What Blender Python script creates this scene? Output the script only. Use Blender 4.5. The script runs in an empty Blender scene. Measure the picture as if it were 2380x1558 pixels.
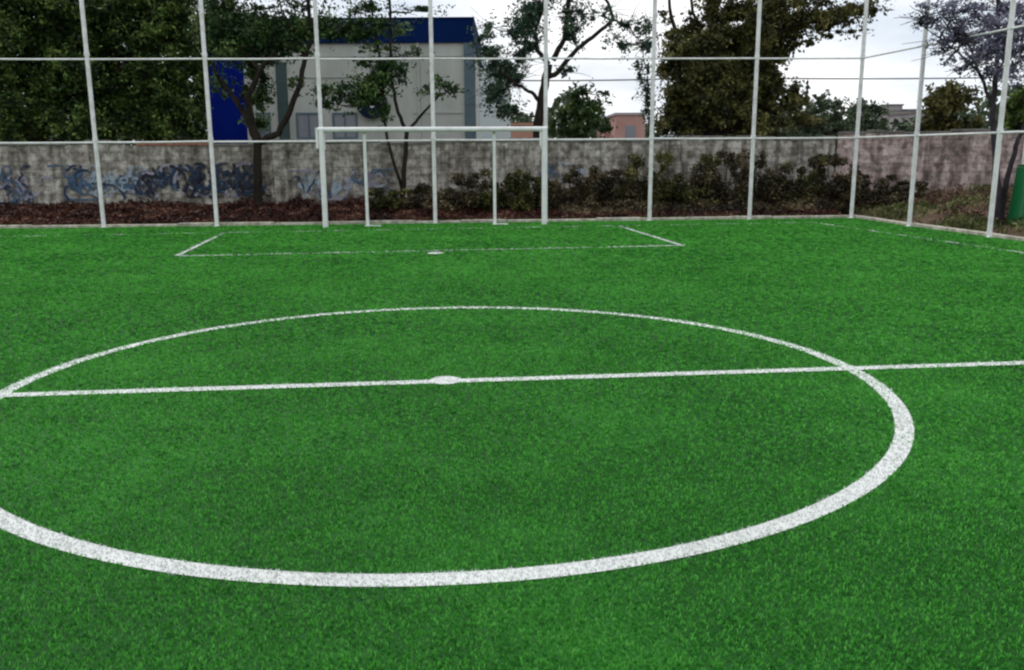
import bpy, math, random
import numpy as np
from mathutils import Vector, Matrix

# ------------------------------------------------------------------ camera
H = 1.6
F = 2045.5                      # focal length in units of a 2380 px wide picture
PITCH, ROLL = 0.2039, 0.0059
cp, sp, cr, sr = math.cos(PITCH), math.sin(PITCH), math.cos(ROLL), math.sin(ROLL)
scene = bpy.context.scene
col = scene.collection
fwd = Vector((0, cp, -sp)); down = Vector((0, -sp, -cp)); ex = Vector((1, 0, 0))
right = ex * cr + down * sr
idown = ex * (-sr) + down * cr
cam = bpy.data.cameras.new('camera')
camo = bpy.data.objects.new('camera', cam); col.objects.link(camo)
m = Matrix((right, -idown, -fwd)).transposed().to_4x4(); m.translation = (0, 0, H)
camo.matrix_world = m
cam.sensor_width = 36; cam.sensor_fit = 'HORIZONTAL'; cam.lens = 36 * F / 2380
cam.clip_start = 0.05; cam.clip_end = 2000
scene.camera = camo
scene.render.resolution_x, scene.render.resolution_y = 1024, 670

# ------------------------------------------------------------------ world, sun, exposure
SUN_EL, SUN_AZ = math.radians(58), math.radians(-35)
world = bpy.data.worlds.new('World'); scene.world = world; world.use_nodes = True
nt = world.node_tree; N = nt.nodes; L = nt.links
bg = N['Background']; bg.inputs['Strength'].default_value = 0.12
sky = N.new('ShaderNodeTexSky'); sky.sky_type = 'NISHITA'; sky.sun_disc = False
sky.sun_elevation = SUN_EL; sky.sun_rotation = SUN_AZ; sky.air_density = 1.0; sky.dust_density = 2.5
tc = N.new('ShaderNodeTexCoord'); mp = N.new('ShaderNodeMapping'); mp.inputs['Scale'].default_value = (1, 1, 3.2)
nz = N.new('ShaderNodeTexNoise'); nz.inputs['Scale'].default_value = 2.6; nz.inputs['Detail'].default_value = 6; nz.inputs['Roughness'].default_value = .55
L.new(tc.outputs['Generated'], mp.inputs[0]); L.new(mp.outputs[0], nz.inputs['Vector'])
rp = N.new('ShaderNodeValToRGB'); rp.color_ramp.elements[0].position = .30; rp.color_ramp.elements[1].position = .60
rp.color_ramp.elements[0].color = (.80, .80, .80, 1); rp.color_ramp.elements[1].color = (1, 1, 1, 1)
L.new(nz.outputs['Fac'], rp.inputs['Fac'])
nz2 = N.new('ShaderNodeTexNoise'); nz2.inputs['Scale'].default_value = 4.5; nz2.inputs['Detail'].default_value = 5
L.new(mp.outputs[0], nz2.inputs['Vector'])
rp2 = N.new('ShaderNodeValToRGB'); rp2.color_ramp.elements[0].position = .36; rp2.color_ramp.elements[1].position = .62
rp2.color_ramp.elements[0].color = (6.1, 6.9, 7.9, 1); rp2.color_ramp.elements[1].color = (10.2, 10.2, 10.3, 1)
L.new(nz2.outputs['Fac'], rp2.inputs['Fac'])
mx = N.new('ShaderNodeMix'); mx.data_type = 'RGBA'
L.new(rp.outputs['Color'], mx.inputs['Factor']); L.new(sky.outputs['Color'], mx.inputs[6]); L.new(rp2.outputs['Color'], mx.inputs[7])
L.new(mx.outputs[2], bg.inputs['Color'])
sl = bpy.data.lights.new('sun', 'SUN'); sl.energy = 1.5; sl.angle = math.radians(14); sl.color = (1, .96, .9)
so = bpy.data.objects.new('sun', sl); col.objects.link(so)
sd = Vector((math.sin(SUN_AZ) * math.cos(SUN_EL), math.cos(SUN_AZ) * math.cos(SUN_EL), math.sin(SUN_EL)))
so.rotation_euler = sd.to_track_quat('Z', 'Y').to_euler(); so.location = (0, 10, 30)
vs = scene.view_settings; vs.view_transform = 'Standard'; vs.look = 'None'; vs.exposure = 0.0; vs.gamma = 1
try: scene.display_settings.display_device = 'sRGB'
except Exception: pass
scene.cycles.filter_width = 2.3        # a soft lens
scene.cycles.max_bounces = 6
scene.cycles.transparent_max_bounces = 8

# ------------------------------------------------------------------ picture -> place
def ray(px, py):
    u, v = px - 1190, py - 779
    return (ex * ((u * cr - v * sr)) + fwd * F + down * (u * sr + v * cr))
def P(px, py, Y):
    r = ray(px, py); t = Y / r.y
    return Vector((r.x * t, Y, H + r.z * t))
def G(px, py, z=0.0):
    r = ray(px, py); t = (H - z) / -r.z
    return Vector((r.x * t, r.y * t, z))

# ------------------------------------------------------------------ materials
def new_mat(name):
    mt = bpy.data.materials.new(name); mt.use_nodes = True
    return mt, mt.node_tree.nodes, mt.node_tree.links, mt.node_tree.nodes['Principled BSDF']
def ramp(N_, stops):
    r = N_.new('ShaderNodeValToRGB'); e = r.color_ramp.elements
    while len(e) < len(stops): e.new(.5)
    for i, (p, c) in enumerate(stops):
        e[i].position = p; e[i].color = (*c, 1)
    return r
def noise_mat(name, stops, scale=3, detail=6, rough=.8, bump=.0, bscale=30, spec=.3, metallic=0, stretch=(1, 1, 1), speckle=None):
    mt, N_, L_, b = new_mat(name)
    tc = N_.new('ShaderNodeTexCoord'); mp = N_.new('ShaderNodeMapping'); mp.inputs['Scale'].default_value = stretch
    L_.new(tc.outputs['Object'], mp.inputs[0])
    n = N_.new('ShaderNodeTexNoise'); n.inputs['Scale'].default_value = scale; n.inputs['Detail'].default_value = detail; n.inputs['Roughness'].default_value = .62
    L_.new(mp.outputs[0], n.inputs['Vector'])
    r = ramp(N_, stops); L_.new(n.outputs['Fac'], r.inputs['Fac'])
    out = r.outputs['Color']
    if speckle:
        n2 = N_.new('ShaderNodeTexNoise'); n2.inputs['Scale'].default_value = speckle[0]; n2.inputs['Detail'].default_value = 4
        L_.new(mp.outputs[0], n2.inputs['Vector'])
        r2 = ramp(N_, [(.42, (0, 0, 0)), (.62, (1, 1, 1))]); L_.new(n2.outputs['Fac'], r2.inputs['Fac'])
        mm = N_.new('ShaderNodeMix'); mm.data_type = 'RGBA'
        ml = N_.new('ShaderNodeMath'); ml.operation = 'MULTIPLY'; ml.inputs[1].default_value = speckle[2]
        L_.new(r2.outputs['Color'], ml.inputs[0]); L_.new(ml.outputs[0], mm.inputs['Factor'])
        L_.new(out, mm.inputs[6]); mm.inputs[7].default_value = (*speckle[1], 1); out = mm.outputs[2]
    L_.new(out, b.inputs['Base Color'])
    b.inputs['Roughness'].default_value = rough; b.inputs['Specular IOR Level'].default_value = spec; b.inputs['Metallic'].default_value = metallic
    if bump:
        nb = N_.new('ShaderNodeTexNoise'); nb.inputs['Scale'].default_value = bscale; nb.inputs['Detail'].default_value = 8
        L_.new(tc.outputs['Object'], nb.inputs['Vector'])
        bp = N_.new('ShaderNodeBump'); bp.inputs['Strength'].default_value = bump; bp.inputs['Distance'].default_value = .05
        L_.new(nb.outputs['Fac'], bp.inputs['Height']); L_.new(bp.outputs[0], b.inputs['Normal'])
    return mt
def leaf_mat(name, stops, rough=.55, spec=.25, trans=.12):
    """every leaf has its own tone, drawn from the stops"""
    mt, N_, L_, b = new_mat(name)
    g = N_.new('ShaderNodeNewGeometry'); tc = N_.new('ShaderNodeTexCoord')
    n = N_.new('ShaderNodeTexNoise'); n.inputs['Scale'].default_value = 1.9; n.inputs['Detail'].default_value = 3
    L_.new(tc.outputs['Object'], n.inputs['Vector'])
    a = N_.new('ShaderNodeMath'); a.operation = 'MULTIPLY_ADD'; a.inputs[1].default_value = .55
    s = N_.new('ShaderNodeMath'); s.operation = 'MULTIPLY_ADD'; s.inputs[1].default_value = 2.3; s.inputs[2].default_value = -.92
    L_.new(n.outputs['Fac'], s.inputs[0]); L_.new(g.outputs['Random Per Island'], a.inputs[0]); L_.new(s.outputs[0], a.inputs[2])
    r = ramp(N_, stops); L_.new(a.outputs[0], r.inputs['Fac']); L_.new(r.outputs['Color'], b.inputs['Base Color'])
    b.inputs['Roughness'].default_value = rough; b.inputs['Specular IOR Level'].default_value = spec
    if trans:
        tr = N_.new('ShaderNodeBsdfTranslucent'); L_.new(r.outputs['Color'], tr.inputs['Color'])
        ms = N_.new('ShaderNodeMixShader'); ms.inputs['Fac'].default_value = trans
        L_.new(b.outputs[0], ms.inputs[1]); L_.new(tr.outputs[0], ms.inputs[2]); L_.new(ms.outputs[0], N_['Material Output'].inputs['Surface'])
    return mt
def turf_mat(name, stops, rough=.5, spec=.25):
    mt, N_, L_, b = new_mat(name)
    at = N_.new('ShaderNodeAttribute'); at.attribute_name = 'tone'
    ge = N_.new('ShaderNodeNewGeometry')
    n = N_.new('ShaderNodeTexNoise'); n.inputs['Scale'].default_value = .55; n.inputs['Detail'].default_value = 8; n.inputs['Roughness'].default_value = .7
    L_.new(ge.outputs['Position'], n.inputs['Vector'])
    a = N_.new('ShaderNodeMath'); a.operation = 'MULTIPLY_ADD'; a.inputs[1].default_value = .75; a.inputs[2].default_value = -.375
    L_.new(n.outputs['Fac'], a.inputs[0])
    s = N_.new('ShaderNodeMath'); s.operation = 'ADD'
    L_.new(a.outputs[0], s.inputs[0]); L_.new(at.outputs['Fac'], s.inputs[1])
    r = ramp(N_, stops); L_.new(s.outputs[0], r.inputs['Fac']); L_.new(r.outputs['Color'], b.inputs['Base Color'])
    b.inputs['Roughness'].default_value = rough; b.inputs['Specular IOR Level'].default_value = spec
    return mt

M = {}
M['turf'] = turf_mat('turf_green', [(0, (.010, .070, .009)), (.3, (.038, .230, .026)), (.6, (.092, .410, .050)), (1, (.15, .48, .095))], rough=.68, spec=.12)
M['line'] = turf_mat('turf_white', [(0, (.36, .40, .36)), (.5, (.66, .68, .66)), (1, (.82, .83, .82))], rough=.7)
M['dirt'] = noise_mat('dirt', [(.3, (.045, .024, .018)), (.5, (.09, .055, .038)), (.7, (.16, .12, .08))], 1.6, 8, .95, .5, 12, .1, speckle=(14, (.22, .17, .12), .35))
M['kerb'] = noise_mat('kerb_concrete', [(.3, (.32, .30, .24)), (.55, (.58, .55, .46)), (.75, (.68, .66, .57))], 2.2, 8, .9, .4, 40, .2, speckle=(9, (.12, .11, .08), .5))
M['white'] = noise_mat('white_paint', [(.3, (.68, .69, .68)), (.5, (.83, .84, .83)), (.8, (.88, .89, .88))], 4, 6, .42, .05, 50, .45, speckle=(7, (.42, .38, .32), .28))
M['goal'] = noise_mat('goal_white_paint', [(.3, (.76, .77, .76)), (.6, (.88, .89, .87))], 3, 5, .4, .05, 50, .45, speckle=(5, (.50, .47, .40), .22))
def wall_mat(name, stops, blk=(.8, .8, .76)):
    """plastered blocks: joints that ghost through, drip stains from the top, mottled grime"""
    mt = noise_mat(name, stops, 3.2, 10, .92, .6, 11, .12, speckle=(7, (.09, .082, .065), .6))
    N_, L_ = mt.node_tree.nodes, mt.node_tree.links; b = N_['Principled BSDF']
    src = b.inputs['Base Color'].links[0].from_socket
    tc = N_.new('ShaderNodeTexCoord'); mp = N_.new('ShaderNodeMapping'); mp.inputs['Rotation'].default_value = (math.radians(90), 0, 0)
    L_.new(tc.outputs['Object'], mp.inputs[0])
    br = N_.new('ShaderNodeTexBrick'); br.inputs['Scale'].default_value = 1; br.inputs['Brick Width'].default_value = .42; br.inputs['Row Height'].default_value = .21; br.inputs['Mortar Size'].default_value = .012
    br.inputs['Color1'].default_value = (1, 1, 1, 1); br.inputs['Color2'].default_value = (.78, .77, .75, 1); br.inputs['Mortar'].default_value = (.55, .54, .52, 1)
    L_.new(mp.outputs[0], br.inputs['Vector'])
    m1 = N_.new('ShaderNodeMix'); m1.data_type = 'RGBA'; m1.blend_type = 'MULTIPLY'; m1.inputs['Factor'].default_value = .7
    L_.new(src, m1.inputs[6]); L_.new(br.outputs['Color'], m1.inputs[7])
    mp2 = N_.new('ShaderNodeMapping'); mp2.inputs['Scale'].default_value = (4.5, 4.5, .35); L_.new(tc.outputs['Object'], mp2.inputs[0])
    nd = N_.new('ShaderNodeTexNoise'); nd.inputs['Scale'].default_value = 1; nd.inputs['Detail'].default_value = 6; L_.new(mp2.outputs[0], nd.inputs['Vector'])
    rd = ramp(N_, [(.40, (.34, .32, .29)), (.56, (1, 1, 1))]); L_.new(nd.outputs['Fac'], rd.inputs['Fac'])
    m2 = N_.new('ShaderNodeMix'); m2.data_type = 'RGBA'; m2.blend_type = 'MULTIPLY'; m2.inputs['Factor'].default_value = .75
    L_.new(m1.outputs[2], m2.inputs[6]); L_.new(rd.outputs['Color'], m2.inputs[7]); L_.new(m2.outputs[2], b.inputs['Base Color'])
    return mt
M['wall'] = wall_mat('stained_plaster', [(.26, (.13, .117, .098)), (.40, (.38, .35, .305)), (.55, (.59, .56, .50)), (.74, (.72, .69, .63))])
M['wall_pink'] = wall_mat('pinkish_plaster', [(.3, (.36, .26, .24)), (.5, (.66, .52, .49)), (.75, (.78, .67, .64))])
M['coping'] = noise_mat('grey_coping', [(.3, (.09, .085, .08)), (.6, (.24, .23, .21))], 3, 7, .9, .5, 14, .15)
M['brick'] = noise_mat('red_brick', [(.3, (.18, .08, .055)), (.6, (.36, .17, .12)), (.8, (.46, .28, .22))], 5, 6, .9, .4, 20, .15)
M['bark'] = noise_mat('bark', [(.3, (.012, .010, .009)), (.6, (.035, .028, .022)), (.8, (.07, .055, .045))], 6, 8, .95, .8, 18, .1, stretch=(1, 1, .3))
M['bark_grey'] = noise_mat('bark_grey', [(.3, (.02, .016, .02)), (.6, (.06, .05, .058)), (.8, (.12, .10, .11))], 6, 8, .95, .8, 18, .1, stretch=(1, 1, .3))
M['leaf_dark'] = leaf_mat('leaf_dark', [(0, (.004, .008, .003)), (.40, (.024, .052, .012)), (.68, (.085, .140, .028)), (1, (.19, .29, .07))])
M['leaf_green'] = leaf_mat('leaf_green', [(0, (.008, .022, .009)), (.5, (.028, .066, .018)), (.8, (.08, .15, .038)), (1, (.20, .28, .09))])
M['leaf_teal'] = leaf_mat('leaf_teal', [(0, (.012, .035, .028)), (.5, (.045, .095, .060)), (1, (.15, .23, .13))])
M['leaf_brown'] = leaf_mat('leaf_brown', [(0, (.010, .013, .005)), (.45, (.052, .056, .015)), (.75, (.13, .125, .035)), (1, (.26, .24, .085))])
M['leaf_rust'] = leaf_mat('leaf_rust', [(0, (.010, .004, .003)), (.5, (.050, .016, .010)), (.8, (.11, .040, .024)), (1, (.22, .12, .08))])
M['leaf_scrub'] = leaf_mat('leaf_scrub', [(0, (.010, .009, .006)), (.45, (.055, .044, .022)), (.75, (.13, .10, .050)), (1, (.25, .19, .11))])
M['leaf_brush'] = leaf_mat('leaf_brush', [(0, (.04, .020, .014)), (.5, (.12, .060, .042)), (1, (.28, .17, .13))])
M['leaf_grass'] = leaf_mat('leaf_grass', [(0, (.03, .035, .010)), (.5, (.08, .10, .025)), (1, (.22, .22, .09))])
M['leaf_lilac'] = leaf_mat('leaf_lilac', [(0, (.08, .075, .11)), (.5, (.19, .18, .27)), (1, (.42, .40, .52))])
M['leaf_far'] = leaf_mat('leaf_far', [(0, (.03, .05, .03)), (.5, (.06, .095, .05)), (1, (.13, .17, .09))])
M['bwall'] = noise_mat('grey_render_wall', [(.3, (.35, .37, .34)), (.55, (.45, .475, .44)), (.8, (.54, .56, .52))], .8, 7, .85, .15, 20, .2, stretch=(1, 1, .4))
M['blue_dark'] = noise_mat('navy_blue_paint', [(.3, (.001, .011, .060)), (.7, (.002, .018, .090))], .7, 5, .8, .05, 30, .05)
M['blue'] = noise_mat('bright_blue_paint', [(.3, (.001, .008, .13)), (.7, (.002, .015, .20))], .8, 5, .8, .05, 30, .05)
M['slate'] = noise_mat('slate_blue_paint', [(.3, (.075, .115, .14)), (.7, (.115, .165, .19))], 1, 5, .7, .05, 30, .3)
M['tealdark'] = noise_mat('dark_teal_paint', [(.3, (.03, .055, .055)), (.7, (.055, .09, .09))], 1, 5, .7, 0, 30, .3)
M['glass'] = noise_mat('dusty_glass', [(.3, (.16, .18, .21)), (.7, (.24, .26, .29))], 1, 4, .25, 0, 30, .5)
M['palewall'] = noise_mat('pale_wall', [(.3, (.48, .56, .57)), (.7, (.62, .68, .68))], .6, 5, .9, .1, 20, .2)
M['redwall'] = noise_mat('brick_red_wall', [(.3, (.36, .20, .17)), (.7, (.48, .30, .26))], .8, 5, .9, .1, 20, .2)
M['orangewall'] = noise_mat('orange_wall', [(.3, (.34, .18, .13)), (.7, (.44, .26, .19))], .8, 5, .9, .1, 20, .2)
M['greywall'] = noise_mat('grey_block_wall', [(.3, (.28, .25, .26)), (.7, (.40, .36, .37))], .8, 5, .9, .1, 20, .2)
M['cabinet'] = noise_mat('green_enamel', [(.3, (.008, .11, .035)), (.7, (.014, .18, .055))], 1.5, 5, .4, .04, 30, .45)
M['rubber'] = noise_mat('dark_plinth', [(.3, (.03, .03, .03)), (.7, (.06, .06, .06))], 3, 4, .8, .1, 30, .2)
M['cable'] = noise_mat('cable_black', [(.3, (.10, .10, .105)), (.7, (.15, .15, .155))], 3, 3, .6, 0, 30, .3)
M['signnavy'] = noise_mat('sign_navy', [(.3, (.004, .010, .022)), (.7, (.008, .018, .038))], 3, 4, .8, 0, 30, .1)
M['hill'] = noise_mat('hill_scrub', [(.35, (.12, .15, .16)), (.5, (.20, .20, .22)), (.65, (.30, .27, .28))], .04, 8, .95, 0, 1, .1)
for k, c in dict(g_blue=(.07, .12, .19), g_navy=(.03, .045, .08), g_pale=(.30, .36, .41), g_black=(.025, .025, .032), g_lilac=(.30, .28, .33)).items():
    M[k] = noise_mat('spray_' + k[2:], [(.3, tuple(x * .7 for x in c)), (.7, tuple(min(1, x * 1.3) for x in c))], 5, 5, .8, 0, 30, .15)
    N_, L_ = M[k].node_tree.nodes, M[k].node_tree.links; tc_ = N_.new('ShaderNodeTexCoord'); n_s = N_.new('ShaderNodeTexNoise'); n_s.inputs['Scale'].default_value = 7; n_s.inputs['Detail'].default_value = 8
    L_.new(tc_.outputs['Object'], n_s.inputs['Vector']); r_s = ramp(N_, [(.49, (0, 0, 0)), (.60, (.85, .85, .85))]); L_.new(n_s.outputs['Fac'], r_s.inputs['Fac'])
    t_s = N_.new('ShaderNodeBsdfTransparent'); m_s = N_.new('ShaderNodeMixShader'); L_.new(r_s.outputs['Color'], m_s.inputs['Fac'])       # where the paint has flaked off
    L_.new(N_['Principled BSDF'].outputs[0], m_s.inputs[1]); L_.new(t_s.outputs[0], m_s.inputs[2]); L_.new(m_s.outputs[0], N_['Material Output'].inputs['Surface'])

# ------------------------------------------------------------------ mesh helpers
class MB:
    def __init__(s): s.v = []; s.f = []; s.mi = []; s.m = 0
    def add(s, vs, fs):
        o = len(s.v); s.v += [tuple(v) for v in vs]; s.f += [tuple(i + o for i in f) for f in fs]; s.mi += [s.m] * len(fs); return s
    def box(s, a, b, rz=0, c=None):
        x0, y0, z0 = a; x1, y1, z1 = b
        vs = [(x, y, z) for z in (z0, z1) for x, y in ((x0, y0), (x1, y0), (x1, y1), (x0, y1))]
        return s.add(vs, [(3, 2, 1, 0), (4, 5, 6, 7), (0, 1, 5, 4), (1, 2, 6, 5), (2, 3, 7, 6), (3, 0, 4, 7)])
    def slab(s, p, q, th, z0, z1):
        """an upright box from p to q (xy), thickness th behind the line"""
        p = Vector((p[0], p[1])); q = Vector((q[0], q[1])); d = (q - p).normalized(); n = Vector((-d.y, d.x)) * th
        c = [p, q, q + n, p + n]
        vs = [(a.x, a.y, z) for z in (z0, z1) for a in c]
        return s.add(vs, [(3, 2, 1, 0), (4, 5, 6, 7), (0, 1, 5, 4), (1, 2, 6, 5), (2, 3, 7, 6), (3, 0, 4, 7)])
    def tube(s, pts, rad, n=10, cap=True):
        pts = [Vector(p) for p in pts]
        if not hasattr(rad, '__len__'): rad = [rad] * len(pts)
        o = len(s.v); up = None
        for i, p in enumerate(pts):
            t = (pts[min(i + 1, len(pts) - 1)] - pts[max(i - 1, 0)]).normalized()
            if up is None: up = t.orthogonal().normalized()
            up = (up - t * up.dot(t)).normalized(); w = t.cross(up)
            for k in range(n):
                a = 2 * math.pi * k / n
                s.v.append(tuple(p + (up * math.cos(a) + w * math.sin(a)) * rad[i]))
        for i in range(len(pts) - 1):
            for k in range(n):
                a = o + i * n + k; b = o + i * n + (k + 1) % n
                s.f.append((a, b, b + n, a + n)); s.mi.append(s.m)
        if cap:
            s.f.append(tuple(o + k for k in reversed(range(n)))); s.mi.append(s.m)
            s.f.append(tuple(o + (len(pts) - 1) * n + k for k in range(n))); s.mi.append(s.m)
        return s
    def build(s, name, mats, parent=None, smooth=False, bevel=0, loc=None):
        me = bpy.data.meshes.new(name)
        vs = s.v
        if loc is not None: vs = [(x - loc[0], y - loc[1], z - loc[2]) for x, y, z in vs]
        me.from_pydata(vs, [], s.f)
        for mt in (mats if isinstance(mats, (list, tuple)) else [mats]): me.materials.append(mt)
        if max(s.mi, default=0) > 0: me.polygons.foreach_set('material_index', s.mi)
        if smooth: me.polygons.foreach_set('use_smooth', [True] * len(me.polygons))
        me.update()
        o = bpy.data.objects.new(name, me); col.objects.link(o)
        if parent: o.parent = parent
        if loc is not None and not parent: o.location = loc
        if bevel:
            b = o.modifiers.new('edge', 'BEVEL'); b.width = bevel; b.segments = 2; b.limit_method = 'ANGLE'
        return o
def np_mesh(name, co, tris, mat, tone=None, parent=None, loops=3):
    me = bpy.data.meshes.new(name); nf = len(tris)
    me.vertices.add(len(co)); me.vertices.foreach_set('co', np.ascontiguousarray(co, np.float32).ravel())
    me.loops.add(nf * loops); me.loops.foreach_set('vertex_index', np.ascontiguousarray(tris, np.int32).ravel())
    me.polygons.add(nf); me.polygons.foreach_set('loop_start', np.arange(nf, dtype=np.int32) * loops)
    if tone is not None:
        a = me.attributes.new('tone', 'FLOAT', 'POINT'); a.data.foreach_set('value', np.ascontiguousarray(tone, np.float32))
    me.materials.append(mat); me.update(calc_edges=True); me.validate()
    o = bpy.data.objects.new(name, me); col.objects.link(o)
    if parent: o.parent = parent
    return o
def tag(o, label=None, cat=None, group=None, kind=None):
    if label: o['label'] = label
    if cat: o['category'] = cat
    if group: o['group'] = group
    if kind: o['kind'] = kind
    return o
def empty(name, loc, label, cat, group=None):
    """an Empty at the thing's base; children are built in world coordinates minus this location"""
    o = bpy.data.objects.new(name, None); col.objects.link(o); o.location = loc; o.empty_display_size = .2
    return tag(o, label, cat, group)
def part(mb, name, mats, root, **kw):
    return mb.build(name, mats, root, loc=tuple(root.location), **kw)

# ------------------------------------------------------------------ ground, turf, markings
random.seed(4); rng = np.random.default_rng(7)
def quad_xy(name, pts, z, mat, kind='structure'):
    mb = MB(); mb.add([(p[0], p[1], z) for p in pts], [tuple(range(len(pts)))])
    return tag(mb.build(name, mat), kind=kind)
tag(quad_xy('ground', [(-900, -300), (900, -300), (900, 1500), (-900, 1500)], 0, M['dirt']), 'bare brown earth round and behind the pitch')

FY = lambda x: 20.66 + .088 * x               # back fence line
CORNER = Vector((8.30, FY(8.30)))
SIDE = [CORNER, Vector((8.53, 19.0)), Vector((8.92, 16.45)), Vector((9.28, 13.9)), Vector((9.75, 8.9)), Vector((10.4, -4.0))]
LEFTX = -15.0
turf_poly = [(LEFTX, FY(LEFTX) + .03)] + [(-6, FY(-6) - .07), (CORNER.x - .07, CORNER.y - .07)] + [(p.x - .07, p.y) for p in SIDE[1:]] + [(LEFTX, -4)]
turf_poly = turf_poly[::-1]

def side_x(y):
    for a, b in zip(SIDE[:-1], SIDE[1:]):
        if b.y <= y <= a.y: return a.x + (b.x - a.x) * (a.y - y) / (a.y - b.y)
    return SIDE[0].x

# analytic markings: name -> function giving the signed inside mask of root positions
C0 = np.array([-.482, 6.096]); R0 = 3.0105; LW = .102
def seg(a, b, w=LW):
    a = np.array(a[:2]); b = np.array(b[:2]); d = b - a; ln = np.hypot(*d); d = d / ln
    def f(x, y, wob):
        u = (x - a[0]) * d[0] + (y - a[1]) * d[1]; v = -(x - a[0]) * d[1] + (y - a[1]) * d[0]
        return (u > -w / 2) & (u < ln + w / 2) & (np.abs(v + wob) < w / 2)
    return f
def ring(c, r, w=LW):
    return lambda x, y, wob: np.abs(np.hypot(x - c[0], y - c[1]) - r + wob) < w / 2
def disc(c, r):
    return lambda x, y, wob: np.hypot(x - c[0], y - c[1]) < r + wob
g = lambda px, py: np.array(G(px, py)[:2])
ha, hb = g(60, 922), g(2380, 848); hd = (hb - ha) / np.hypot(*(hb - ha))
HL0, HL1 = ha - hd * 9.0, hb + hd * 5.2
HL1 = ha + (hb - ha) * ((side_x(6.9) - .45 - ha[0]) / (hb[0] - ha[0]))
AL, AR = g(410, 598), g(1585, 573)
goal_a, goal_b = g(640, 541), g(1891, 519)
gd = (goal_b - goal_a) / np.hypot(*(goal_b - goal_a))
GL0, GL1 = goal_a - gd * 6.6, goal_b
perp = np.array([-gd[1], gd[0]])
def meet(p, d):
    # p + s*perp meets the goal line
    A = np.array([[d[0], -gd[0]], [d[1], -gd[1]]]); s = np.linalg.solve(A, goal_a - p); return p + d * s[0]
ALb, ARb = meet(AL, perp), meet(AR, perp)
T1 = g(2375, 590)
T2 = T1 + (T1 - GL1) / np.hypot(*(T1 - GL1)) * 16
MARKS = [
    ('centre_circle_marking', ring(C0, R0), 'white centre circle line sewn into the turf'),
    ('halfway_line_marking', seg(HL0, HL1), 'white halfway line crossing the centre circle'),
    ('centre_spot_marking', disc(g(1036, 889), .112), 'white centre spot on the halfway line'),
    ('area_line_marking', lambda x, y, w: seg(AL, AR)(x, y, w) | seg(AL, ALb)(x, y, w) | seg(AR, ARb)(x, y, w), 'white goal area line in front of the goal'),
    ('penalty_spot_marking', disc(g(1012, 591), .13), 'white penalty spot by the area line'),
    ('goal_line_marking', seg(GL0, GL1), 'white goal line along the foot of the goal'),
    ('touchline_marking', seg(GL1, T2), 'white touchline along the fence on the right'),
]
def mark_sheet(name, i, z):
    mb = MB()
    def strip(a, b, w=LW):
        a = Vector(a[:2]); b = Vector(b[:2]); d = (b - a).normalized(); n = Vector((-d.y, d.x)) * w / 2; a = a - d * w / 2; b = b + d * w / 2
        mb.add([(*(a - n), z), (*(b - n), z), (*(b + n), z), (*(a + n), z)], [(0, 1, 2, 3)])
    def circ(c, r0, r1, n=160):
        o = len(mb.v)
        for k in range(n):
            t = 2 * math.pi * k / n
            mb.v += [(c[0] + r0 * math.cos(t), c[1] + r0 * math.sin(t), z), (c[0] + r1 * math.cos(t), c[1] + r1 * math.sin(t), z)]
        for k in range(n):
            a = o + 2 * k; b = o + 2 * ((k + 1) % n); mb.f.append((a, a + 1, b + 1, b)); mb.mi.append(0)
    if i == 0: circ(C0, R0 - LW / 2, R0 + LW / 2)
    if i == 1: strip(HL0, HL1)
    if i == 2: circ(g(1036, 889), .001, .112, 40)
    if i == 3:
        strip(AR - (AR - AL) * .14, AR, .08); strip(AL + (AR - AL) * .03, AL + (AR - AL) * .10, .06); strip(AL + (AR - AL) * .55, AL + (AR - AL) * .80, .025); z += .0004; strip(AL + perp * LW, ALb - perp * .8, .05); strip(AR + perp * LW, ARb - perp * .8, .05)
    if i == 4: circ(g(1012, 591), .001, .13, 40)
    if i in (5, 6):
        p0, p1 = (GL0, GL1) if i == 5 else (GL1, T2); rd = random.Random(i); t = .02
        while t < .97:                                   # what is left of a worn line
            e = t + rd.uniform(.006, .02); strip(p0 + (p1 - p0) * t, p0 + (p1 - p0) * e, .05); t = e + rd.uniform(.02, .07)
    return mb

# blades of the artificial turf, denser and finer close to where people stand to take pictures
def scatter():
    xs, ys, ds = [], [], []
    for d0 in np.arange(1.9, 22.6, .35):
        d1 = d0 + .35
        dens = 21000 * (2.6 / d0) ** 1.35
        ang = math.radians(37) if d0 > 4 else math.radians(46)
        area = (d1 * d1 - d0 * d0) * ang
        n = int(area * dens)
        r = np.sqrt(rng.uniform(d0 * d0, d1 * d1, n)); t = rng.uniform(-ang, ang, n)
        xs.append(r * np.sin(t)); ys.append(r * np.cos(t)); ds.append(r)
    return np.concatenate(xs), np.concatenate(ys), np.concatenate(ds)
X, Y, D = scatter()
# tufts: blades gather on stitch points, rows about 2 cm apart
Dj = D * rng.uniform(.85, 1.18, len(D))
q = np.where(Dj < 4.2, .016, np.where(Dj < 7, .028, np.where(Dj < 12, .046, .078)))
ix, iy = np.floor(X / q), np.floor(Y / q)
hs = np.abs(np.sin(ix * 127.1 + iy * 311.7) * 43758.5453) % 1.0
hx = np.abs(np.sin(ix * 269.5 + iy * 183.3) * 43758.5453) % 1.0
hy = np.abs(np.sin(ix * 419.2 + iy * 371.9) * 43758.5453) % 1.0
X = (ix + .5 + (hx - .5) * .8) * q + (X - (ix + .5) * q) * .8
Y = (iy + .5 + (hy - .5) * .8) * q + (Y - (iy + .5) * q) * .8
sx = np.interp(Y, [p.y for p in SIDE[::-1]], [p.x for p in SIDE[::-1]]) + .02
keep = (X < sx) & (X > LEFTX) & (Y < 20.66 + .088 * X + .02)
X, Y, D, hs, hx, hy = [a[keep] for a in (X, Y, D, hs, hx, hy)]
n = len(X)
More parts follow.
